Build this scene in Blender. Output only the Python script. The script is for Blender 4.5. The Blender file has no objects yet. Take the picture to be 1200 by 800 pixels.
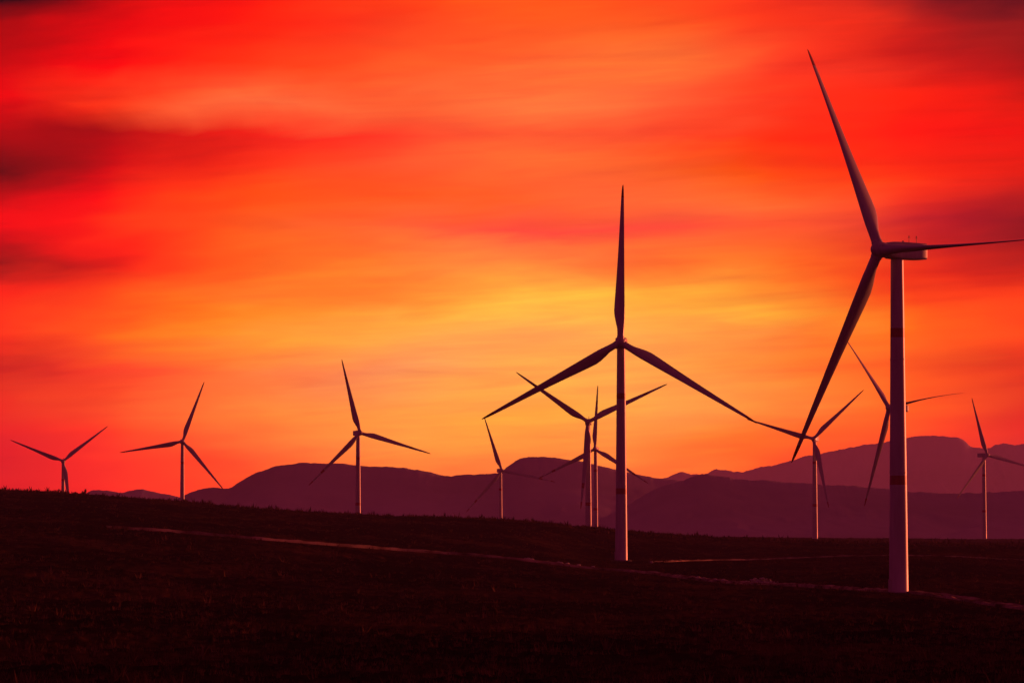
# Wind farm on dark rolling ground under a red sunset sky.
import bpy, math, random
import numpy as np
from mathutils import Matrix, Vector

SC = bpy.context.scene
COL = SC.collection
rnd = random.Random(7)
rng = np.random.default_rng(11)

# ------------------------------------------------------------------ camera
F = 4500.0                                   # focal length in pixels of a 1200 px wide frame
PITCH = math.atan(240 / F)
CP, SP = math.cos(PITCH), math.sin(PITCH)
cam_d = bpy.data.cameras.new('camera')
cam = bpy.data.objects.new('camera', cam_d)
COL.objects.link(cam)
cam_d.sensor_width = 36.0
cam_d.lens = 36.0 * F / 1200
cam_d.clip_start = 1.0
cam_d.clip_end = 60000
cam.rotation_euler = (math.pi / 2 + PITCH, 0, 0)
SC.camera = cam


def ray(u, v, y):
    """world point at forward distance y seen in direction (u, v) from the camera (origin)"""
    xc = (u - 600) / F
    yc = (400 - v) / F
    dy = CP - yc * SP
    dz = SP + yc * CP
    return xc * y / dy, y, dz * y / dy


# ------------------------------------------------------------------ helpers
def tag(o, label=None, cat=None, group=None, kind=None):
    if label: o['label'] = label
    if cat: o['category'] = cat
    if group: o['group'] = group
    if kind: o['kind'] = kind
    return o


def mesh_np(name, V, Fq, mats, smooth=True, mat_idx=None):
    V = np.asarray(V, dtype=np.float32)
    Fq = np.asarray(Fq, dtype=np.int32)
    n, k = Fq.shape
    me = bpy.data.meshes.new(name)
    me.vertices.add(len(V)); me.vertices.foreach_set('co', V.ravel())
    me.loops.add(n * k); me.loops.foreach_set('vertex_index', Fq.ravel())
    me.polygons.add(n)
    me.polygons.foreach_set('loop_start', np.arange(0, n * k, k, dtype=np.int32))
    me.polygons.foreach_set('loop_total', np.full(n, k, dtype=np.int32))
    if mat_idx is not None:
        me.polygons.foreach_set('material_index', np.asarray(mat_idx, dtype=np.int32))
    me.polygons.foreach_set('use_smooth', np.full(n, smooth, dtype=bool))
    me.update(calc_edges=True); me.validate()
    if smooth and n < 6000: me.set_sharp_from_angle(angle=math.radians(38))
    for m in mats: me.materials.append(m)
    return me


def link(name, me, parent=None):
    o = bpy.data.objects.new(name, me)
    COL.objects.link(o)
    if parent is not None: o.parent = parent
    return o


def grid_faces(nr, nc, wrap=False):
    r = np.arange(nr - 1)[:, None]
    c = np.arange(nc if wrap else nc - 1)[None, :]
    c2 = (c + 1) % nc
    a = r * nc + c; b = r * nc + c2; d = (r + 1) * nc + c; e = (r + 1) * nc + c2
    return np.stack([a, b, e, d], -1).reshape(-1, 4)


LAT = rng.random((256, 256))


def vnoise(x, y):
    xi = np.floor(x).astype(int); yi = np.floor(y).astype(int)
    fx = x - xi; fy = y - yi
    fx = fx * fx * (3 - 2 * fx); fy = fy * fy * (3 - 2 * fy)
    a = LAT[xi % 256, yi % 256]; b = LAT[(xi + 1) % 256, yi % 256]
    c = LAT[xi % 256, (yi + 1) % 256]; d = LAT[(xi + 1) % 256, (yi + 1) % 256]
    return (a + (b - a) * fx) * (1 - fy) + (c + (d - c) * fx) * fy - 0.5


def fbm(x, y, n=4):
    s = 0; a = 1.0
    for i in range(n):
        s = s + a * vnoise(x + 17.3 * i, y - 9.1 * i)
        x = x * 2.03; y = y * 2.03; a *= 0.5
    return s


def pchip(xk, yk, x):
    xk = np.asarray(xk, float); yk = np.asarray(yk, float)
    h = np.diff(xk); dl = np.diff(yk) / h
    m = np.zeros_like(yk)
    for i in range(1, len(xk) - 1):
        if dl[i - 1] * dl[i] > 0:
            w1 = 2 * h[i] + h[i - 1]; w2 = h[i] + 2 * h[i - 1]
            m[i] = (w1 + w2) / (w1 / dl[i - 1] + w2 / dl[i])
    m[0] = dl[0]; m[-1] = dl[-1]
    x = np.clip(x, xk[0], xk[-1])
    i = np.clip(np.searchsorted(xk, x) - 1, 0, len(xk) - 2)
    t = (x - xk[i]) / h[i]
    return ((2 * t**3 - 3 * t**2 + 1) * yk[i] + (t**3 - 2 * t**2 + t) * h[i] * m[i]
            + (-2 * t**3 + 3 * t**2) * yk[i + 1] + (t**3 - t**2) * h[i] * m[i + 1])


# ------------------------------------------------------------------ materials
def new_mat(name):
    m = bpy.data.materials.new(name); m.use_nodes = True
    return m, m.node_tree.nodes, m.node_tree.links, m.node_tree.nodes['Principled BSDF']


def noise_node(N, L, scale, detail=4, rough=0.55, coord='Object', stretch=None):
    tc = N.new('ShaderNodeTexCoord')
    nz = N.new('ShaderNodeTexNoise')
    nz.inputs['Scale'].default_value = scale
    nz.inputs['Detail'].default_value = detail
    nz.inputs['Roughness'].default_value = rough
    src = tc.outputs[coord]
    if stretch:
        mp = N.new('ShaderNodeMapping'); mp.inputs['Scale'].default_value = stretch
        L.new(src, mp.inputs['Vector']); src = mp.outputs['Vector']
    L.new(src, nz.inputs['Vector'])
    return nz.outputs['Fac']


def ramp(N, L, fac, stops):
    r = N.new('ShaderNodeValToRGB'); e = r.color_ramp.elements
    while len(e) < len(stops): e.new(0.5)
    for el, (p, c) in zip(e, stops):
        el.position = p; el.color = (*c, 1)
    L.new(fac, r.inputs['Fac'])
    return r.outputs['Color']


def paint_mat(name, c0, c1, rough=0.45, streak=True):
    m, N, L, B = new_mat(name)
    fac = noise_node(N, L, 0.9, 6, 0.6, stretch=(1, 1, 0.12) if streak else None)
    L.new(ramp(N, L, fac, [(0.35, c0), (0.68, c1)]), B.inputs['Base Color'])
    B.inputs['Roughness'].default_value = rough
    return m


M_WHITE = paint_mat('tower paint', (0.37, 0.34, 0.29), (0.50, 0.465, 0.41), 0.42)
M_RED = paint_mat('red paint', (0.26, 0.010, 0.010), (0.34, 0.016, 0.014), 0.45)
M_BLADE = paint_mat('blade gelcoat', (0.38, 0.35, 0.31), (0.45, 0.42, 0.38), 0.35)
M_STEEL = paint_mat('dark steel', (0.06, 0.06, 0.06), (0.10, 0.10, 0.10), 0.5)


def ground_mat():
    m, N, L, B = new_mat('soil and dry grass')
    big = noise_node(N, L, 0.03, 5, 0.6, 'Object', (1, 0.5, 1))
    mid = noise_node(N, L, 0.35, 6, 0.65, 'Object', (1, 0.45, 1))
    mx = N.new('ShaderNodeMath'); mx.operation = 'MULTIPLY_ADD'
    mx.inputs[1].default_value = 0.6
    L.new(big, mx.inputs[0])
    m2 = N.new('ShaderNodeMath'); m2.operation = 'MULTIPLY'; m2.inputs[1].default_value = 0.4
    L.new(mid, m2.inputs[0]); L.new(m2.outputs[0], mx.inputs[2])
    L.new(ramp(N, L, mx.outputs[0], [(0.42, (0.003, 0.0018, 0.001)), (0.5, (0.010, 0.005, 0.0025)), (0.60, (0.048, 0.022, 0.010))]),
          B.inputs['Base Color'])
    B.inputs['Roughness'].default_value = 0.95
    B.inputs['Specular IOR Level'].default_value = 0.0
    return m


def simple_mat(name, c0, c1, scale, rough=0.9):
    m, N, L, B = new_mat(name)
    L.new(ramp(N, L, noise_node(N, L, scale, 5), [(0.35, c0), (0.65, c1)]), B.inputs['Base Color'])
    B.inputs['Roughness'].default_value = rough
    B.inputs['Specular IOR Level'].default_value = 0.0
    return m


M_GROUND = ground_mat()
M_GRASS = simple_mat('dry grass', (0.005, 0.003, 0.0015), (0.16, 0.085, 0.04), 0.12)
M_TRACK = simple_mat('pale gravel', (0.03, 0.019, 0.012), (0.40, 0.28, 0.19), 0.13)
M_RUT = simple_mat('packed track soil', (0.035, 0.026, 0.018), (0.09, 0.066, 0.046), 0.3)
M_PAD = simple_mat('weathered concrete', (0.07, 0.06, 0.05), (0.16, 0.14, 0.12), 0.8)
M_ROCK = simple_mat('limestone', (0.26, 0.22, 0.18), (0.48, 0.42, 0.35), 1.2)
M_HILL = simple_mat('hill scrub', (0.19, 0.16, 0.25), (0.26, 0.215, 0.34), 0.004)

# ------------------------------------------------------------------ turbines: where they stand
R_BLADE, HUB_H, OVER = 45.0, 63.5, 4.3
# hub pixel, distance of the hub, yaw (0 faces the camera), rotor azimuth, pitch, how far the foot is sunk
TURB = [
    ((1030.5, 292.5), 701, -54, 332, 84, 0.7),
    ((727, 401), 1088, -4, 1.5, 24, 1.6),
    ((422, 507), 2277, 18, 346, 12, 0),
    ((588, 551), 3080, 14, 342, 12, 0),
    ((689, 494), 1970, -3, 305, 12, 0),
    ((697, 526), 2700, -8, 3, 12, 0),
    ((953, 514), 2440, -16, 287, 12, 0),
    ((1042, 478), 1676, -51, 319, 80, 0),
    ((1157, 533), 2890, 30, 343, 12, 0),
    ((74, 540), 3050, 6, 292, 12, 0),
    ((214, 517), 2716, 6, 20, 12, 0),
]
FEET = []
for (hub, d, psi, az, pit, sink) in TURB:
    hx, hy, hz = ray(hub[0], hub[1], d)
    p = math.radians(psi)
    FEET.append((hx - math.sin(p) * OVER, hy + math.cos(p) * OVER, hz - HUB_H))

# ------------------------------------------------------------------ terrain
COLS = {
    -300: {280: 800, 550: 668, 850: 592, 1400: 550},
    0: {280: 800, 400: 736, 550: 682, 700: 640, 850: 612, 1100: 590, 1400: 575},
    70: {280: 800, 400: 738, 550: 686, 700: 645, 850: 615, 1100: 592, 1400: 578},
    135: {280: 800, 400: 740, 550: 690, 700: 650, 850: 619, 1100: 597, 1400: 583},
    300: {280: 800, 400: 743, 550: 698, 700: 664, 870: 631.5, 1100: 611, 1400: 596.5},
    450: {280: 800, 400: 747, 550: 706, 700: 676, 900: 643.5, 1100: 622, 1400: 604},
    600: {280: 800, 400: 750, 550: 712, 700: 686, 920: 655.5, 1100: 635, 1400: 609.5},
    730: {280: 800, 400: 752, 550: 717, 700: 693, 930: 669, 1086: 658, 1200: 645, 1400: 620.5},
    880: {280: 800, 400: 754, 550: 719, 700: 697, 830: 685, 1000: 668, 1150: 654.5, 1400: 631.5},
    1060: {280: 800, 400: 755, 550: 721, 720: 696, 900: 672, 1150: 651, 1400: 636},
    1200: {280: 800, 400: 757, 550: 729, 650: 714, 900: 680, 1150: 656, 1400: 638},
    1600: {280: 800, 400: 760, 550: 735, 650: 722, 900: 690, 1150: 665, 1400: 650},
}
DT = np.concatenate([np.linspace(0, 280, 40, endpoint=False), np.linspace(280, 1500, 160, endpoint=False),
                     np.linspace(1500, 5000, 70, endpoint=False), np.linspace(5000, 20000, 40)])
UK = sorted(COLS)
prof = []
for u in UK:
    c = COLS[u]
    ds = [0, 60, 140, 230] + sorted(c)
    zs = [-1.7, -5.5, -9.0, -9.9] + [ray(u, c[d], d)[2] for d in sorted(c)]
    zr = zs[-1]
    far = 5.6 if u > 800 else 2.5
    ds += [1650, 2100, 3000, 3800, 5000, 20000]
    zs += [zr - 0.18 * abs(zr) - 0.6, 0.35 * zr + 0.5, far, 3.5, 0, 0]
    prof.append(pchip(ds, zs, DT))
prof = np.array(prof)                                       # columns x distances
UT = np.linspace(-300, 1600, 240)
TAB = np.stack([pchip(UK, prof[:, j], UT) for j in range(len(DT))], 1)


def base_z(x, y):
    d = np.sqrt(x * x + y * y)
    yy = np.maximum(y, 1.0)
    u = np.clip(600 + F * x / (yy * CP), -299.9, 1599.9)
    # away from the view the ground keeps the profile of the nearest edge column
    fu = (u + 300) / 1900 * (len(UT) - 1)
    i = np.clip(fu.astype(int), 0, len(UT) - 2); a = fu - i
    dd = np.where(y > 0, yy, d)
    j = np.clip(np.searchsorted(DT, dd) - 1, 0, len(DT) - 2)
    b = np.clip((dd - DT[j]) / (DT[j + 1] - DT[j]), 0, 1)
    z = (TAB[i, j] * (1 - a) + TAB[i + 1, j] * a) * (1 - b) + (TAB[i, j + 1] * (1 - a) + TAB[i + 1, j + 1] * a) * b
    return np.where(y > 0, z, -1.7 - 8 * np.clip(d / 150, 0, 1))


def foot_fix():
    """flatten the ground under each tower to the level of its foot"""
    out = []
    for (x, y, z), t in zip(FEET, TURB):
        g = float(base_z(np.array([x]), np.array([y]))[0])
        out.append((x, y, (z + t[5]) - g, 28.0 if y < 1300 else 130.0))
    return out


FIX = foot_fix()
# dirt tracks: (u, distance) points
TRACKS = [
    ([(128, 849), (150, 852), (220, 862), (300, 872), (375, 885), (450, 900), (525, 912), (600, 920), (665, 926), (730, 928), (800, 890),
      (880, 828), (960, 775), (1030, 722), (1110, 688), (1200, 648), (1300, 610)], 3.6),
    ([(772, 1090), (800, 1115), (880, 1142), (960, 1152), (1040, 1150), (1120, 1150), (1200, 1148), (1320, 1140)], 3.0),
]


def track_line(pts):
    P = np.array([((u - 600) / F * d * CP, d) for u, d in pts])
    s = np.concatenate([[0], np.cumsum(np.hypot(*np.diff(P, axis=0).T))])
    t = np.arange(0, s[-1], 1.2)
    return np.stack([pchip(s, P[:, 0], t), pchip(s, P[:, 1], t)], 1)


LINES = [track_line(p) for p, w in TRACKS]


def track_dist(x, y):
    sh = x.shape; x = x.ravel(); y = y.ravel()
    out = np.full(x.shape, 1e6)
    near = (y > 560) & (y < 1200) & (np.abs(x) < 0.19 * y)
    idx = np.nonzero(near)[0]
    for ln in LINES:
        cl = ln[::4]
        for c0 in range(0, len(idx), 20000):
            ii = idx[c0:c0 + 20000]
            dm = np.full(len(ii), 1e12)
            for k in range(0, len(cl), 40):
                q = cl[k:k + 40]
                d2 = (x[ii, None] - q[None, :, 0])**2 + (y[ii, None] - q[None, :, 1])**2
                dm = np.minimum(dm, d2.min(1))
            out[ii] = np.minimum(out[ii], np.sqrt(dm))
    return out.reshape(sh)


def ground_z(x, y, td=None):
    z = base_z(x, y)
    for fx, fy, dz, s in FIX:
        z = z + dz * np.exp(-((x - fx)**2 + (y - fy)**2) / (2 * s * s))
    if td is None: td = track_dist(x, y)
    k = np.clip((td - 2.5) / 9.0, 0, 1)
    near = np.clip(y / 250.0, 0, 1)
    z = z + near * (0.9 * fbm(x / 55, y / 80, 3) * (0.3 + 0.7 * k))
    z = z + near * k * (0.55 * fbm(x / 10, y / 15, 3) + 0.60 * np.maximum(fbm(x / 1.6 + 50, y / 2.6, 3), -0.1))
    # knoll added out of view towards the sun, to cast shade on the foreground
    c = x * 0.616 - y * 0.788 + 228; a = x * 0.788 + y * 0.616 - 1286
    z = z + 68 * (1 + 0.35 * fbm(x / 60 + 3, y / 60, 3)) * np.exp(-(np.abs(c) / 170)**4 - (a / 170)**2)
    return z


# one sheet: polar grid, fine inside the view, coarse elsewhere, reaching far past the hills
az_f = np.arctan(np.linspace(-0.175, 0.175, 760))
az_c = np.concatenate([np.linspace(az_f[-1], math.pi, 60)[1:]])
AZ = np.concatenate([-az_c[::-1][:-1] if False else -az_c[::-1], az_f, az_c])
RR = np.concatenate([[0.5, 10, 30, 60, 100, 150, 200, 240], np.geomspace(262, 1560, 560), np.geomspace(1580, 5000, 90), np.geomspace(5400, 17500, 14)])
A, Rg = np.meshgrid(AZ, RR)
# inside the view the rings are straight rows of equal forward distance
kk = np.where(np.abs(A) < 0.2, 1 / np.cos(np.clip(A, -0.2, 0.2)), 1 / math.cos(0.2))
X = Rg * kk * np.sin(A); Y = Rg * kk * np.cos(A)
TD = track_dist(X, Y)
Z = ground_z(X, Y, TD)
V = np.stack([X, Y, Z], -1).reshape(-1, 3)
fg = grid_faces(len(RR), len(AZ))
me = mesh_np('ground', V, fg, [M_GROUND], True)
tag(link('ground', me), kind='structure')


def gz(x, y):
    return float(ground_z(np.array([float(x)]), np.array([float(y)]))[0])


# ------------------------------------------------------------------ dirt tracks: low gravel beds
for i, ((pts, w), ln) in enumerate(zip(TRACKS, LINES)):
    t = np.gradient(ln, axis=0); t /= np.linalg.norm(t, axis=1)[:, None]
    n = np.stack([-t[:, 1], t[:, 0]], 1)
    # cross-section: toe, berm, rut, crown, rut, berm, toe
    offs = np.array([-1.35, -0.98, -0.82, -0.5, 0.0, 0.5, 0.82, 0.98, 1.35]) * w / 2
    hts = np.array([-0.8, 0.42, 0.38, 0.16, 0.24, 0.16, 0.40, 0.46, -0.8])
    if i == 1: hts = np.where(hts > 0, hts * 0.45, hts)
    zc = ground_z(ln[:, 0], ln[:, 1])
    ker = np.ones(9) / 9
    zc = np.convolve(np.pad(zc, 4, mode='edge'), ker, 'valid')
    wob = 1 + 0.25 * fbm(np.arange(len(ln)) / 14.0, np.zeros(len(ln)) + i, 3)
    P = []
    for o, h in zip(offs, hts):
        x = ln[:, 0] + n[:, 0] * o * wob; y = ln[:, 1] + n[:, 1] * o * wob
        zz = ground_z(x, y)
        jit = (0.34 * fbm(np.arange(len(ln)) / 2.3, np.full(len(ln), o * 3.0), 3) + 0.3 * np.maximum(fbm(np.arange(len(ln)) / 21.0, np.full(len(ln), o), 2), 0)) if h > 0 else 0
        P.append(np.stack([x, y, np.maximum(zz, zc) * (1 if h > 0 else 0) + (zz if h <= 0 else 0) + h + jit], 1))
    P = np.stack(P, 1).reshape(-1, 3)
    me = mesh_np('dirt_track', P, grid_faces(len(ln), len(offs)), [M_TRACK, M_RUT], True, np.tile([0, 0, 0, 1, 1, 0, 0, 0], len(ln) - 1))
    tag(link('dirt_track', me), kind='structure')

# ------------------------------------------------------------------ dry grass: thousands of tufts, one object
NT = 60000
us = rng.uniform(-60, 1260, NT)
dd = np.exp(rng.uniform(math.log(266), math.log(1460), NT))
ridge = 6000
dd[:ridge] = rng.uniform(1330, 1425, ridge)
tx = (us - 600) / F * dd * CP; ty = dd
td = track_dist(tx, ty)
keep = td > 2.9
for fx, fy, fz in FEET[:2]:
    keep &= ((tx - fx)**2 + (ty - fy)**2) > 3.0**2
clump = fbm(tx / 14, ty / 24, 3)
keep &= (clump + rng.uniform(-0.45, 0.45, NT)) > -0.12
tx, ty = tx[keep], ty[keep]
tz = ground_z(tx, ty)
NB = 6
n = len(tx)
tall = np.where(ty > 1300, 2.3, 1.15)[:, None]
hgt = tall * (0.16 + 0.34 * rng.random(n)**1.6)[:, None] * rng.uniform(0.6, 1.1, (n, NB)) * np.where(rng.random(n) < 0.05, 2.2, 1)[:, None]
wid = hgt * rng.uniform(0.16, 0.4, (n, NB))
ang = rng.uniform(0, 2 * math.pi, (n, NB))
spread = rng.uniform(0.02, 0.38, (n, NB))
cx = tx[:, None] + spread * np.cos(ang); cy = ty[:, None] + spread * np.sin(ang)
dirx = np.cos(ang + 1.57); diry = np.sin(ang + 1.57)
lean = rng.uniform(0.1, 0.9, (n, NB)) * hgt
v0 = np.stack([cx - dirx * wid / 2, cy - diry * wid / 2, np.broadcast_to(tz[:, None] - 0.08, cx.shape)], -1)
v1 = np.stack([cx + dirx * wid / 2, cy + diry * wid / 2, np.broadcast_to(tz[:, None] - 0.08, cx.shape)], -1)
v2 = np.stack([cx + np.cos(ang) * lean, cy + np.sin(ang) * lean, tz[:, None] + hgt], -1)
V = np.stack([v0, v1, v2], 2).reshape(-1, 3)
me = mesh_np('dry_grass', V, np.arange(len(V)).reshape(-1, 3), [M_GRASS], False)
tag(link('dry_grass', me), 'dark dry grass tufts covering the rolling ground', 'grass', kind='stuff')


# ------------------------------------------------------------------ stones
def rock_mesh(seed, flat=0.7):
    r = random.Random(seed)
    import bmesh
    bm = bmesh.new()
    bmesh.ops.create_icosphere(bm, subdivisions=2, radius=1.0)
    cuts = [(Vector((r.gauss(0, 1), r.gauss(0, 1), r.gauss(0, 1))).normalized(), r.uniform(0.55, 0.9)) for _ in range(9)]
    for v in bm.verts:
        for nn, k in cuts:
            q = v.co.dot(nn)
            if q > k: v.co -= nn * (q - k)
        v.co.z *= flat
        v.co *= r.uniform(0.96, 1.04)
    me = bpy.data.meshes.new('rock'); bm.to_mesh(me); bm.free()
    me.materials.append(M_ROCK)
    return me


ROCKS = [rock_mesh(s) for s in range(6)]


def rock(x, y, r, label, group, lift=0.0):
    o = link('rock', ROCKS[rnd.randrange(6)])
    o.location = (x, y, gz(x, y) + r * 0.35 + lift)
    o.scale = (r * rnd.uniform(0.8, 1.3), r * rnd.uniform(0.8, 1.3), r * rnd.uniform(0.8, 1.1))
    o.rotation_euler = (rnd.uniform(-.3, .3), rnd.uniform(-.3, .3), rnd.uniform(0, 6.28))
    tag(o, label, 'rock', group)
    return o


def at(u, d):
    return (u - 600) / F * d * CP, d


# the heap beside the track, between the second and the first turbine
hx, hy = at(890, 836)
heap = [(0, 0, 0.75, 0.2)]
rows = [(-3.4, .62), (-2.7, .5), (-2.1, .6), (-1.4, .55), (-0.8, .7), (0.5, .6), (1.2, .66), (1.9, .5), (2.6, .55), (3.3, .45), (4.1, .35)]
for dx, r in rows:
    heap.append((dx, rnd.uniform(-1.5, -0.4), r * rnd.uniform(.6, .9), 0.0))
    if abs(dx) < 3: heap.append((dx + rnd.uniform(-.3, .3), rnd.uniform(0.2, 1.2), r * .8, 0.30))
    if abs(dx) < 2.2: heap.append((dx * .8, rnd.uniform(-.3, .6), r * .7, 0.95 - 0.14 * abs(dx)))
for dx, dy, r, lift in heap:
    rock(hx + dx, hy + 3.4 + dy, r, 'pale angular rock in the rubble heap beside the dirt track', 'rocks heaped beside the dirt track', lift)
# stones strewn on the far berm of the track, left of the second turbine
for k in range(20):
    u = (611 + 9 * rnd.random()) if k < 6 else rnd.uniform(622, 700)
    d = float(np.interp(u, [600, 665, 730], [920, 926, 928])) + rnd.uniform(2.6, 4.4)
    x, y = at(u, d)
    rock(x, y, rnd.choice([.3, .42, .5, .62, .8]), 'pale stone strewn along the far edge of the dirt track', 'stones along the dirt track')
for k in range(9):
    u = rnd.uniform(795, 850)
    d = float(np.interp(u, [800, 880], [890, 828])) + rnd.uniform(-2.0, 6.0)
    x, y = at(u, d)
    rock(x, y, rnd.choice([.3, .4, .55]), 'small stone scattered on the track between the second tower and the rubble heap', 'stones before the rubble heap', 0.25)
x, y = at(763, 1083)
rock(x, y, 0.62, 'lone pale boulder on dark ground just right of the second largest tower', None, 0.1)


# ------------------------------------------------------------------ turbine parts
def loft(rings, cap=True):
    """rings: list of equal-length point loops"""
    V = np.concatenate(rings); n = len(rings[0])
    f = grid_faces(len(rings), n, True)
    return V, f


def tower_mesh():
    n = 40
    zs = sorted(set([-4.0, 0, 0.35, 6, 14, 20.55, 22.25, 22.7, 22.72, 22.9, 22.92, 34, 43.4, 43.42, 43.6, 43.62, 47.55, 49.25, 55, 61.9]))
    rings = []
    for z in zs:
        r = 1.78 - (1.78 - 1.16) * max(z, 0) / 62
        if z in (22.72, 22.9, 43.42, 43.6): r += 0.05
        if z <= 0.35: r += 0.12 if z < 0.3 else 0.0
        a = np.linspace(0, 2 * math.pi, n, endpoint=False)
        rings.append(np.stack([r * np.cos(a), r * np.sin(a), np.full(n, z)], 1))
    V, f = loft(rings)
    mi = []
    for k in range(len(zs) - 1):
        zm = (zs[k] + zs[k + 1]) / 2
        red = 20.55 < zm < 22.25 or 47.55 < zm < 49.25
        mi += [1 if red else 0] * n
    me = mesh_np('tower', V, f, [M_WHITE, M_RED], True, mi)
    return me


def pad_mesh():
    n = 40; rings = []
    for z, r in [(-1.5, 3.1), (0.16, 3.0), (0.24, 2.9), (0.26, 0.5)]:
        a = np.linspace(0, 2 * math.pi, n, endpoint=False)
        rings.append(np.stack([r * np.cos(a), r * np.sin(a), np.full(n, z)], 1))
    V, f = loft(rings)
    return mesh_np('foundation', V, f, [M_PAD], True)


def door_mesh():
    import bmesh
    bm = bmesh.new()
    bmesh.ops.create_cube(bm, size=1)
    for v in bm.verts: v.co = Vector((v.co.x * 0.95, v.co.y * 0.3, v.co.z * 2.3))
    bmesh.ops.bevel(bm, geom=list(bm.edges), offset=0.05, segments=2, affect='EDGES')
    me = bpy.data.meshes.new('door'); bm.to_mesh(me); bm.free(); me.materials.append(M_WHITE)
    return me


def nacelle_mesh():
    """lofted along Y from the main bearing behind the hub to the square tail"""
    secs = [(-2.75, 0.95, 1.0, 0.0, 2.2), (-2.55, 1.35, 1.32, 0.0, 3.5), (-1.7, 1.55, 1.52, 0.0, 7), (-0.3, 1.6, 1.55, 0, 12), (1.5, 1.6, 1.55, 0, 14),
            (4.5, 1.6, 1.52, 0.0, 14), (6.0, 1.57, 1.48, 0.02, 16), (6.1, 1.5, 1.4, 0.02, 16), (6.1, 0.02, 0.02, 0.02, 2)]
    n = 48; rings = []
    for y, hw, hh, zc, p in secs:
        a = np.linspace(0, 2 * math.pi, n, endpoint=False)
        c, s = np.cos(a), np.sin(a)
        r = (np.abs(c)**p + np.abs(s)**p)**(-1 / p)
        rings.append(np.stack([hw * r * c, np.full(n, y), zc + hh * r * s], 1))
    V, f = loft(rings)
    me = mesh_np('nacelle', V, f[:, ::-1], [M_WHITE], True)
    return me


def hub_mesh():
    """spinner: rounded nose on -Y, three blade sockets"""
    n = 36; rings = []
    for y, r in [(1.55, 0.9), (1.5, 1.25), (0.9, 1.42), (0.2, 1.5), (-0.5, 1.42), (-1.0, 1.2), (-1.4, 0.86), (-1.65, 0.48), (-1.75, 0.15), (-1.76, 0.01)]:
        a = np.linspace(0, 2 * math.pi, n, endpoint=False)
        rings.append(np.stack([r * np.cos(a), np.full(n, y), r * np.sin(a)], 1))
    V, f = loft(rings)
    VV, FF = [V], [f]
    off = len(V)
    for k in range(3):
        t = k * 2 * math.pi / 3
        a = np.linspace(0, 2 * math.pi, n, endpoint=False)
        rg = []
        for zz, r in [(0.6, 1.05), (1.45, 1.05), (1.75, 1.0), (1.8, 0.95)]:
            px, py, pz = r * np.cos(a), r * np.sin(a), np.full(n, zz)
            rg.append(np.stack([px * math.cos(t) + pz * math.sin(t), py, -px * math.sin(t) + pz * math.cos(t)], 1))
        v2, f2 = loft(rg)
        VV.append(v2); FF.append(f2 + off); off += len(v2)
    return mesh_np('hub', np.concatenate(VV), np.concatenate(FF), [M_WHITE], True)


def blade_mesh(bend=0.9, sag=0.0, band=True):
    """span along +Z, leading edge to +X, pressure side to -Y"""
    st = [(1.3, 1.78, 1.00, 0.0), (2.6, 1.78, 1.00, 0.0), (4.0, 2.05, 0.80, 0.15), (5.6, 2.75, 0.52, 0.55), (7.4, 3.25, 0.38, 0.85), (9.0, 3.4, 0.32, 1.0),
          (11.5, 3.22, 0.28, 1.0), (15, 2.85, 0.25, 1), (19, 2.45, 0.23, 1), (23, 2.1, 0.21, 1), (27, 1.8, 0.2, 1), (31, 1.52, 0.19, 1),
          (31.5, 1.48, 0.19, 1), (34.2, 1.3, 0.18, 1), (37.5, 1.08, 0.18, 1), (41.2, 0.84, 0.17, 1), (43.2, 0.64, 0.17, 1), (44.4, 0.42, 0.17, 1), (44.85, 0.2, 0.2, 1), (45.0, 0.04, 0.2, 1)]
    n = 24; rings = []
    for z, c, th, af in st:
        s = z / 45.0
        tw = math.radians(13 * (1 - s)**2)
        t = np.linspace(0, 2 * math.pi, n, endpoint=False)
        ex = 0.5 * np.cos(t); ey = 0.5 * th * np.sin(t)
        # aerofoil: round nose at +X, thin tail at -X
        xx = ex
        taper = 0.5 + 0.5 * np.cos(t)
        ey2 = 0.5 * th * np.sin(t) * (0.12 + 0.88 * np.sqrt(taper)) * 1.15
        c *= 1.06
        px = c * xx; py = c * (ey * (1 - af) + ey2 * af)
        off = -af * (0.5 - 0.32) * c + 0.0
        px = px + off
        cx_, sx_ = math.cos(-tw), math.sin(-tw)
        qx = px * cx_ - py * sx_; qy = px * sx_ + py * cx_
        rings.append(np.stack([qx + sag * s * s, qy - bend * s * s, np.full(n, z)], 1))
    V, f = loft(rings)
    mi = []
    for k in range(len(st) - 1):
        zm = (st[k][0] + st[k + 1][0]) / 2
        mi += [1 if (band and 31.5 <= zm <= 34.2 or zm > 41.2) else 0] * n
    return mesh_np('blade', V, f, [M_BLADE, M_RED], True, mi)


def mast_mesh(h):
    n = 10; rings = []
    for z, r in [(0, .05), (h * .8, .045), (h * .8, .12), (h * .86, .13), (h * .9, .06), (h, .03)]:
        a = np.linspace(0, 2 * math.pi, n, endpoint=False)
        rings.append(np.stack([r * np.cos(a), r * np.sin(a), np.full(n, z)], 1))
    V, f = loft(rings)
    v = [V]; ff = [f]; off = len(V)
    # cross arm with vane plate
    rg = []
    for x, r in [(-.35, .03), (.35, .03)]:
        a = np.linspace(0, 2 * math.pi, n, endpoint=False)
        rg.append(np.stack([np.full(n, x), r * np.cos(a), h * .7 + r * np.sin(a)], 1))
    V2, f2 = loft(rg); v.append(V2); ff.append(f2 + off)
    return mesh_np('wind_mast', np.concatenate(v), np.concatenate(ff), [M_STEEL], True)


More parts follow.
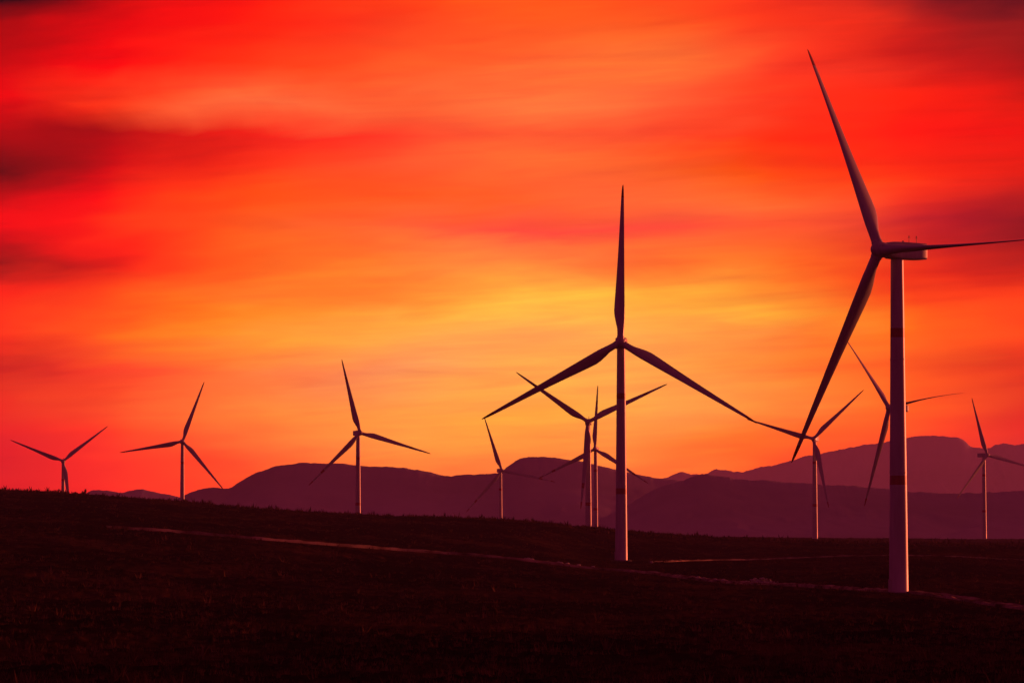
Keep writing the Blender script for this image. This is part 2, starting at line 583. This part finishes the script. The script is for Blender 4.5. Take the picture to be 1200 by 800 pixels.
def beacon_mesh():
    n = 14; rings = []
    for z, r in [(0, .22), (.12, .22), (.12, .16), (.3, .15), (.38, .08), (.4, .01)]:
        a = np.linspace(0, 2 * math.pi, n, endpoint=False)
        rings.append(np.stack([r * np.cos(a), r * np.sin(a), np.full(n, z)], 1))
    V, f = loft(rings)
    return mesh_np('beacon', V, f, [M_STEEL], True)


ME_TOWER, ME_DOOR, ME_NAC, ME_HUB = tower_mesh(), door_mesh(), nacelle_mesh(), hub_mesh()
ME_BLADE, ME_PLAIN, ME_DROOP = blade_mesh(), blade_mesh(band=False), blade_mesh(-3.4, band=False)
ME_PAD = pad_mesh()
ME_MAST, ME_BEACON = mast_mesh(1.45), beacon_mesh()

LABELS = [
    'largest nearest wind turbine, seen side-on, its thick tower standing right at the dirt track',
    'second largest wind turbine, facing us with one blade straight up, left of the largest one',
    'small wind turbine on the ridge before the broad left hill, one blade up',
    'tiny wind turbine just left of the flat-topped hill, one thin blade up leaning left',
    'mid-sized wind turbine with blades spread in a wide V, directly behind the facing turbine',
    'slim wind turbine with an upright blade, between the V-bladed one and the facing tower',
    'small wind turbine between the two largest, blades in a lopsided V above far mountains',
    'side-on wind turbine whose tower is hidden behind the thick tower of the largest turbine',
    'small dark wind turbine at far right in front of the notch in the far mountain',
    'leftmost wind turbine, mostly sunk behind the ridge, two blades raised in a low V',
    'dark wind turbine second from the left, one blade pointing up to the right',
]
TILT = math.radians(2.5)
for i, ((hub, d, psi, az, pit, sink), (fx, fy, fz)) in enumerate(zip(TURB, FEET)):
    root = bpy.data.objects.new('wind_turbine', None)
    COL.objects.link(root)
    root.empty_display_size = 5
    root.location = (fx, fy, fz + sink)
    root.rotation_euler = (0, 0, math.radians(psi))
    tag(root, LABELS[i], 'wind turbine', 'wind turbines on the ridge')
    base = -sink
    t = link('tower', ME_TOWER, root); t.location = (0, 0, base)
    if i < 2:
        dr = link('door', ME_DOOR, t)
        da = math.radians(200 - psi)
        dr.location = (1.75 * math.cos(da), 1.75 * math.sin(da), 1.5 + sink); dr.rotation_euler = (0, 0, da - math.pi / 2)
    fd = link('foundation', ME_PAD, root); fd.location = (0, 0, base + sink + 0.02)
    nb = link('nacelle', ME_NAC, root); nb.location = (0, 0, base + HUB_H + 0.0)
    for my, mx_ in ((2.7, 0.3), (4.7, 0.1)):
        m = link('wind_mast', ME_MAST, nb); m.location = (mx_, my, 1.48)
    b = link('beacon', ME_BEACON, nb); b.location = (0.2, 1.3, 1.5)
    rot = Matrix.Translation((0, -OVER, base + HUB_H)) @ Matrix.Rotation(-TILT, 4, 'X') @ Matrix.Rotation(math.radians(az), 4, 'Y')
    h = link('hub', ME_HUB, root); h.matrix_local = rot
    for k in range(3):
        bl = link('blade', ME_DROOP if (i == 7 and k == 1) else ME_BLADE if i in (2, 3, 4, 5) else ME_PLAIN, root)
        bl.matrix_local = rot @ Matrix.Rotation(k * 2 * math.pi / 3, 4, 'Y') @ Matrix.Rotation(-math.radians(pit), 4, 'Z')


# ------------------------------------------------------------------ hills and far mountains
def hills(name, D, W, pts, seed, gully, fine):
    U = np.linspace(pts[0][0], pts[-1][0], 1400)
    v = pchip([p[0] for p in pts], [p[1] for p in pts], U)
    v_s = v + 0.6 * fbm(U / 60.0 + seed, np.zeros_like(U), 2)
    base_c = np.array([ray(600, q, D)[2] for q in v_s])
    v = v_s + fine * fbm(U / 22.0 + seed, np.zeros_like(U), 6)
    v = v + 0.45 * fine * fbm(U / 5.0 + seed * 7, np.zeros_like(U), 4)
    crest = np.array([ray(600, q, D)[2] for q in v])
    x = (U - 600) / F * D * CP
    T = np.concatenate([np.linspace(-1, -0.02, 60), [0], np.linspace(0.02, 1, 24)])
    V = []
    for t in T:
        a = abs(t)
        g = (1 - a)**1.25 * (1 - 0.18 * math.sin(math.pi * a))
        # spurs and gullies running down the face
        gl = fbm(x / (W * 0.16) + seed * 3 + 1.6 * fbm(x / 260 + 9, np.full_like(x, t * 5), 3), np.full_like(x, t * 2.6), 4)
        z = base_c * g + (crest - base_c) * math.exp(-a * 22) - gully * (np.abs(gl)) * base_c * math.sin(math.pi * min(a, 1)) - 12 * a
        y = D + t * W + (0.10 * W * fbm(x / 700 + seed, np.zeros_like(x), 3))
        # keep the sight line to the crest free
        V.append(np.stack([x * (y / D) ** 0, y, z], 1))
    V = np.stack(V, 0).reshape(-1, 3)
    me = mesh_np(name, V, grid_faces(len(T), len(U)), [M_HILL], True)
    return tag(link(name, me), kind='structure')


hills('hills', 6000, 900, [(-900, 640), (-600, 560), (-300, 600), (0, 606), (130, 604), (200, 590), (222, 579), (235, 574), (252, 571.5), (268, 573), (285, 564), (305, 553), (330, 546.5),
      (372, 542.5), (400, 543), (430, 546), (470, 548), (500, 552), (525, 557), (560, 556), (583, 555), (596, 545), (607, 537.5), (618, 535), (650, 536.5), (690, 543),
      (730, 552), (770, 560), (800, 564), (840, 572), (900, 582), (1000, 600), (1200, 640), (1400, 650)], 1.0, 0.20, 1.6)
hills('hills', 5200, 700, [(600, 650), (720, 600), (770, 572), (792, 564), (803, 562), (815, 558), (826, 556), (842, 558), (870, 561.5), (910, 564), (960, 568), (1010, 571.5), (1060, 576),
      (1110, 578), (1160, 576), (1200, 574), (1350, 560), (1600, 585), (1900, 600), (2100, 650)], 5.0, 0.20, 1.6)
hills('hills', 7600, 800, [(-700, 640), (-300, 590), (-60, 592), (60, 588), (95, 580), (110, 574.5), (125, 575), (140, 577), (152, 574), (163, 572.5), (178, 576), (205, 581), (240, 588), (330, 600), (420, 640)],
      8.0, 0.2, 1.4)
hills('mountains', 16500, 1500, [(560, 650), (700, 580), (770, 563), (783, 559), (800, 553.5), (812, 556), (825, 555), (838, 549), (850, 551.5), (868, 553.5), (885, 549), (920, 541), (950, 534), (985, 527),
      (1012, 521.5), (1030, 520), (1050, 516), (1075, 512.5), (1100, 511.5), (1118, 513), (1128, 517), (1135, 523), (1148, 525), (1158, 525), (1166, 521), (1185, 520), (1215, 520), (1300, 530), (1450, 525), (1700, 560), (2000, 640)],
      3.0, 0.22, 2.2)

# ------------------------------------------------------------------ haze
DENS = 3.6e-5
HX, HT, HB = 18800, 520, -30
v = [(-HX, -HX, HB), (HX, -HX, HB), (HX, HX, HB), (-HX, HX, HB), (-HX, -HX, HT), (HX, -HX, HT), (HX, HX, HT), (-HX, HX, HT)]
f = [(0, 3, 2, 1), (4, 5, 6, 7), (0, 1, 5, 4), (1, 2, 6, 5), (2, 3, 7, 6), (3, 0, 4, 7)]
m = bpy.data.materials.new('dusk haze'); m.use_nodes = True
N, L = m.node_tree.nodes, m.node_tree.links
N.remove(N['Principled BSDF'])
pv = N.new('ShaderNodeVolumePrincipled')
pv.inputs['Color'].default_value = (0.90, 0.50, 0.98, 1)
pv.inputs['Density'].default_value = DENS
pv.inputs['Anisotropy'].default_value = 0.0
L.new(pv.outputs[0], N['Material Output'].inputs['Volume'])
me = mesh_np('haze', v, f, [m], False)
tag(link('haze', me), 'thin dusk haze filling the air over the plain', 'haze', kind='stuff')

# ------------------------------------------------------------------ sky
SUN_AZ, SUN_EL = math.radians(51), math.radians(3.4)        # azimuth to the right of the view direction
w = bpy.data.worlds.new('World'); SC.world = w; w.use_nodes = True
N, L = w.node_tree.nodes, w.node_tree.links
bg = N['Background']


def srgb(c):
    return tuple((x / 255 / 12.92) if x / 255 <= 0.04045 else ((x / 255 + 0.055) / 1.055)**2.4 for x in c)


def math_n(op, a, b=None, c=None, clamp=False):
    n = N.new('ShaderNodeMath'); n.operation = op; n.use_clamp = clamp
    for k, q in enumerate((a, b, c)):
        if q is None: continue
        if isinstance(q, (int, float)): n.inputs[k].default_value = q
        else: L.new(q, n.inputs[k])
    return n.outputs[0]


tc = N.new('ShaderNodeTexCoord')
sep = N.new('ShaderNodeSeparateXYZ'); L.new(tc.outputs['Generated'], sep.inputs[0])
dx, dy, dz = sep.outputs
DEG = 180 / math.pi
azim = math_n('MULTIPLY', math_n('ARCTAN2', dx, dy), DEG)
elev = math_n('MULTIPLY', math_n('ARCSINE', dz), DEG)
comb = N.new('ShaderNodeCombineXYZ'); L.new(azim, comb.inputs[0]); L.new(elev, comb.inputs[1])


def sky_noise(sx, sy, rot, scale, detail, rough, off=0.0, dist=0.0):
    mp = N.new('ShaderNodeMapping'); mp.vector_type = 'POINT'
    mp.inputs['Rotation'].default_value = (0, 0, math.radians(rot))
    mp.inputs['Scale'].default_value = (1, 1, 1)
    mp.inputs['Location'].default_value = (off, off * 1.7, 0)
    L.new(comb.outputs[0], mp.inputs[0])
    m2 = N.new('ShaderNodeMapping'); m2.inputs['Scale'].default_value = (sx, sy, 1)
    L.new(mp.outputs[0], m2.inputs[0])
    nz = N.new('ShaderNodeTexNoise'); nz.noise_dimensions = '2D'
    nz.inputs['Scale'].default_value = scale; nz.inputs['Detail'].default_value = detail
    nz.inputs['Roughness'].default_value = rough; nz.inputs['Distortion'].default_value = dist
    L.new(m2.outputs[0], nz.inputs['Vector'])
    return nz.outputs['Fac']


wa = math_n('MULTIPLY', math_n('SUBTRACT', sky_noise(0.30, 1.2, -6, 1.0, 3, 0.5, 3.0), 0.5), 2.2)
we = math_n('MULTIPLY', math_n('SUBTRACT', sky_noise(0.17, 0.8, -6, 1.0, 5, 0.55, 11.0, 0.5), 0.5), 0.85)
A1 = math_n('ADD', azim, wa); E1 = math_n('ADD', elev, we)

# colours of the cloud deck: rows of equal elevation, columns of azimuth
SKY_U = [0, 150, 300, 450, 600, 750, 900, 1050, 1200]
SKY = [
    (0, [(50, 5, 22), (190, 12, 15), (250, 30, 15), (255, 62, 25), (255, 82, 25), (255, 76, 30), (255, 55, 30), (170, 32, 32), (80, 17, 30)]),
    (30, [(165, 3, 8), (228, 5, 5), (255, 30, 15), (255, 60, 30), (255, 85, 35), (255, 90, 35), (255, 60, 30), (215, 35, 27), (150, 25, 30)]),
    (80, [(205, 0, 0), (255, 10, 0), (255, 55, 25), (255, 75, 35), (255, 95, 45), (255, 110, 50), (255, 70, 40), (218, 34, 28), (140, 20, 26)]),
    (125, [(238, 4, 0), (255, 66, 34), (255, 104, 58), (255, 98, 52), (255, 112, 60), (255, 95, 55), (255, 60, 35), (255, 35, 10), (225, 25, 15)]),
    (160, [(175, 2, 12), (170, 10, 18), (242, 35, 28), (255, 62, 42), (255, 88, 50), (255, 78, 45), (255, 50, 25), (255, 30, 5), (235, 20, 5)]),
    (200, [(105, 0, 15), (205, 10, 15), (255, 55, 30), (255, 80, 45), (255, 100, 50), (255, 100, 45), (255, 85, 22), (255, 50, 15), (235, 30, 10)]),
    (240, [(205, 0, 5), (255, 25, 0), (255, 75, 20), (255, 85, 35), (255, 90, 45), (255, 95, 55), (255, 100, 50), (240, 55, 35), (185, 25, 30)]),
    (270, [(245, 0, 0), (255, 40, 5), (255, 90, 35), (255, 95, 50), (255, 80, 60), (255, 75, 60), (255, 85, 50), (205, 42, 44), (128, 18, 34)]),
    (310, [(120, 5, 16), (255, 50, 25), (255, 100, 35), (255, 110, 45), (255, 130, 60), (255, 115, 50), (255, 110, 40), (240, 60, 30), (195, 30, 25)]),
    (345, [(250, 30, 10), (255, 75, 25), (255, 115, 40), (255, 138, 50), (255, 174, 64), (255, 170, 62), (255, 152, 52), (255, 85, 25), (245, 55, 20)]),
    (365, [(255, 45, 0), (255, 85, 20), (255, 122, 38), (255, 164, 62), (255, 182, 72), (255, 172, 68), (255, 166, 56), (255, 100, 30), (250, 65, 20)]),
    (392, [(255, 58, 2), (255, 102, 20), (255, 143, 48), (255, 162, 72), (255, 162, 82), (255, 160, 75), (255, 140, 60), (255, 100, 30), (255, 70, 20)]),
    (430, [(195, 32, 32), (250, 70, 45), (255, 115, 60), (255, 152, 88), (255, 160, 78), (255, 160, 75), (255, 130, 55), (255, 100, 40), (225, 60, 25)]),
    (475, [(225, 50, 38), (250, 85, 45), (255, 130, 60), (255, 150, 70), (255, 162, 65), (255, 160, 75), (255, 130, 60), (255, 95, 40), (225, 55, 25)]),
    (515, [(225, 35, 30), (250, 65, 40), (255, 105, 55), (255, 140, 65), (255, 150, 65), (255, 140, 65), (255, 110, 45), (250, 75, 30), (220, 45, 20)]),
    (550, [(215, 30, 25), (250, 50, 35), (255, 80, 45), (255, 110, 55), (255, 120, 60), (255, 110, 55), (255, 85, 40), (240, 60, 30), (200, 35, 20)]),
]
HAZE_C = np.array((0.22, 0.02, 0.05))


def v2e(v):
    x, y, z = ray(600, v, 1.0)
    return math.degrees(math.atan2(z, y))


def sky_emit(rgb, e):
    """what the sky beyond the haze has to send so that this colour arrives here"""
    path = min(HX, HT / math.tan(math.radians(max(e, 0.3))))
    T = math.exp(-DENS * path)
    c = np.array(srgb(rgb))
    return np.maximum((c - HAZE_C * (1 - T)) / T, 0.0)


AMAX = 9.0
fac = math_n('MULTIPLY_ADD', A1, 1 / (2 * AMAX), 0.5, clamp=True)
PK = 4.0                                                     # ramps hold values up to 1, scaled up afterwards
prev = None; prev_e = None
for v_, cols in reversed(SKY):
    r = N.new('ShaderNodeValToRGB'); r.color_ramp.interpolation = 'CARDINAL'
    el = r.color_ramp.elements
    while len(el) < len(cols): el.new(0.5)
    e = v2e(v_)
    for q, u_, c in zip(el, SKY_U, cols):
        q.position = math.degrees(math.atan((u_ - 600) / F)) / (2 * AMAX) + 0.5
        q.color = (*(sky_emit(c, e) / PK), 1)
    L.new(fac, r.inputs['Fac'])
    if prev is None:
        prev = r.outputs['Color']
    else:
        t = N.new('ShaderNodeMapRange'); t.inputs['From Min'].default_value = prev_e; t.inputs['From Max'].default_value = e
        L.new(E1, t.inputs['Value'])
        mx = N.new('ShaderNodeMix'); mx.data_type = 'RGBA'
        L.new(t.outputs[0], mx.inputs[0]); L.new(prev, mx.inputs[6]); L.new(r.outputs['Color'], mx.inputs[7])
        prev = mx.outputs[2]
    prev_e = e

# soft wind-drawn streaks in the cloud deck
s1 = sky_noise(0.20, 1.5, -3, 1.0, 4, 0.5, 23.0, 0.3)
s2 = sky_noise(0.26, 3.2, -3.5, 1.0, 5, 0.55, 41.0, 0.4)
s3 = sky_noise(0.50, 8.0, -2, 1.0, 8, 0.64, 57.0, 1.2)
st = math_n('ADD', math_n('ADD', math_n('MULTIPLY', math_n('SUBTRACT', s1, 0.5), 0.45), math_n('MULTIPLY', math_n('SUBTRACT', s2, 0.5), 0.46)),
            math_n('MULTIPLY', math_n('SUBTRACT', s3, 0.5), 0.20))
gv = N.new('ShaderNodeCombineXYZ')
for k, (a_, b_) in enumerate(((0.7, 1.0), (1.35, 1.02), (0.5, 1.0))):
    L.new(math_n('MULTIPLY', math_n('MAXIMUM', math_n('MULTIPLY_ADD', st, a_, b_), 0.1), PK), gv.inputs[k])
vm = N.new('ShaderNodeVectorMath'); vm.operation = 'MULTIPLY'
L.new(prev, vm.inputs[0]); L.new(gv.outputs[0], vm.inputs[1])

# the rest of the dome: dull purple overhead and behind
gen = N.new('ShaderNodeValToRGB'); ge = gen.color_ramp.elements
ge.new(0.5); ge.new(0.5)
for q, (p, c) in zip(ge, [(0.0, (0.17, 0.007, 0.080)), (0.12, (0.12, 0.005, 0.062)), (0.4, (0.055, 0.003, 0.03)), (1.0, (0.025, 0.002, 0.015))]):
    q.position = p; q.color = (*c, 1)
L.new(math_n('DIVIDE', elev, 90, clamp=True), gen.inputs['Fac'])
ns = N.new('ShaderNodeTexSky'); ns.sky_type = 'NISHITA'; ns.sun_disc = False
ns.sun_elevation = SUN_EL; ns.sun_rotation = SUN_AZ; ns.air_density = 2.0; ns.dust_density = 4.0; ns.ozone_density = 1.0
nm = N.new('ShaderNodeMix'); nm.data_type = 'RGBA'; nm.blend_type = 'MULTIPLY'; nm.inputs[0].default_value = 1.0
L.new(ns.outputs[0], nm.inputs[6]); nm.inputs[7].default_value = (0.02, 0.003, 0.005, 1)
ga = N.new('ShaderNodeMix'); ga.data_type = 'RGBA'; ga.blend_type = 'ADD'; ga.inputs[0].default_value = 1.0
sv = N.new('ShaderNodeVectorMath'); sv.operation = 'DOT_PRODUCT'
L.new(tc.outputs['Generated'], sv.inputs[0])
sv.inputs[1].default_value = (math.sin(SUN_AZ) * math.cos(SUN_EL), math.cos(SUN_AZ) * math.cos(SUN_EL), math.sin(SUN_EL))
glow = math_n('POWER', math_n('MAXIMUM', sv.outputs['Value'], 0.0), 7.0)
gl = N.new('ShaderNodeVectorMath'); gl.operation = 'SCALE'; gl.inputs[0].default_value = (1.9, 0.20, 0.12)
L.new(glow, gl.inputs['Scale'])
gg = N.new('ShaderNodeVectorMath'); gg.operation = 'ADD'
L.new(gen.outputs[0], gg.inputs[0]); L.new(gl.outputs[0], gg.inputs[1])
L.new(gg.outputs[0], ga.inputs[6]); L.new(nm.outputs[2], ga.inputs[7])
ta = N.new('ShaderNodeMapRange'); ta.interpolation_type = 'SMOOTHSTEP'
ta.inputs['From Min'].default_value = 9.5; ta.inputs['From Max'].default_value = 20
L.new(math_n('ABSOLUTE', azim), ta.inputs['Value'])
te = N.new('ShaderNodeMapRange'); te.interpolation_type = 'SMOOTHSTEP'
te.inputs['From Min'].default_value = 9.0; te.inputs['From Max'].default_value = 16
L.new(elev, te.inputs['Value'])
ou = math_n('MAXIMUM', ta.outputs[0], te.outputs[0])
fm = N.new('ShaderNodeMix'); fm.data_type = 'RGBA'
L.new(ou, fm.inputs[0]); L.new(vm.outputs[0], fm.inputs[6]); L.new(ga.outputs[2], fm.inputs[7])
L.new(fm.outputs[2], bg.inputs['Color'])
bg.inputs['Strength'].default_value = 1.0

# ------------------------------------------------------------------ sun
sd = bpy.data.lights.new('sun', 'SUN'); sd.energy = 4.5; sd.angle = math.radians(0.6); sd.color = (1.0, 0.17, 0.07)
so = bpy.data.objects.new('sun', sd); COL.objects.link(so)
sdir = Vector((math.sin(SUN_AZ) * math.cos(SUN_EL), math.cos(SUN_AZ) * math.cos(SUN_EL), math.sin(SUN_EL)))
so.rotation_euler = sdir.to_track_quat('Z', 'Y').to_euler()
so.location = (600, 300, 400)

# ------------------------------------------------------------------ render settings
SC.render.engine = 'CYCLES'
SC.cycles.use_denoising = True
SC.cycles.max_bounces = 6
SC.cycles.volume_bounces = 2
SC.cycles.transparent_max_bounces = 8
vs = SC.view_settings
vs.view_transform = 'Standard'; vs.look = 'None'; vs.exposure = 0; vs.gamma = 1; vs.use_curve_mapping = False
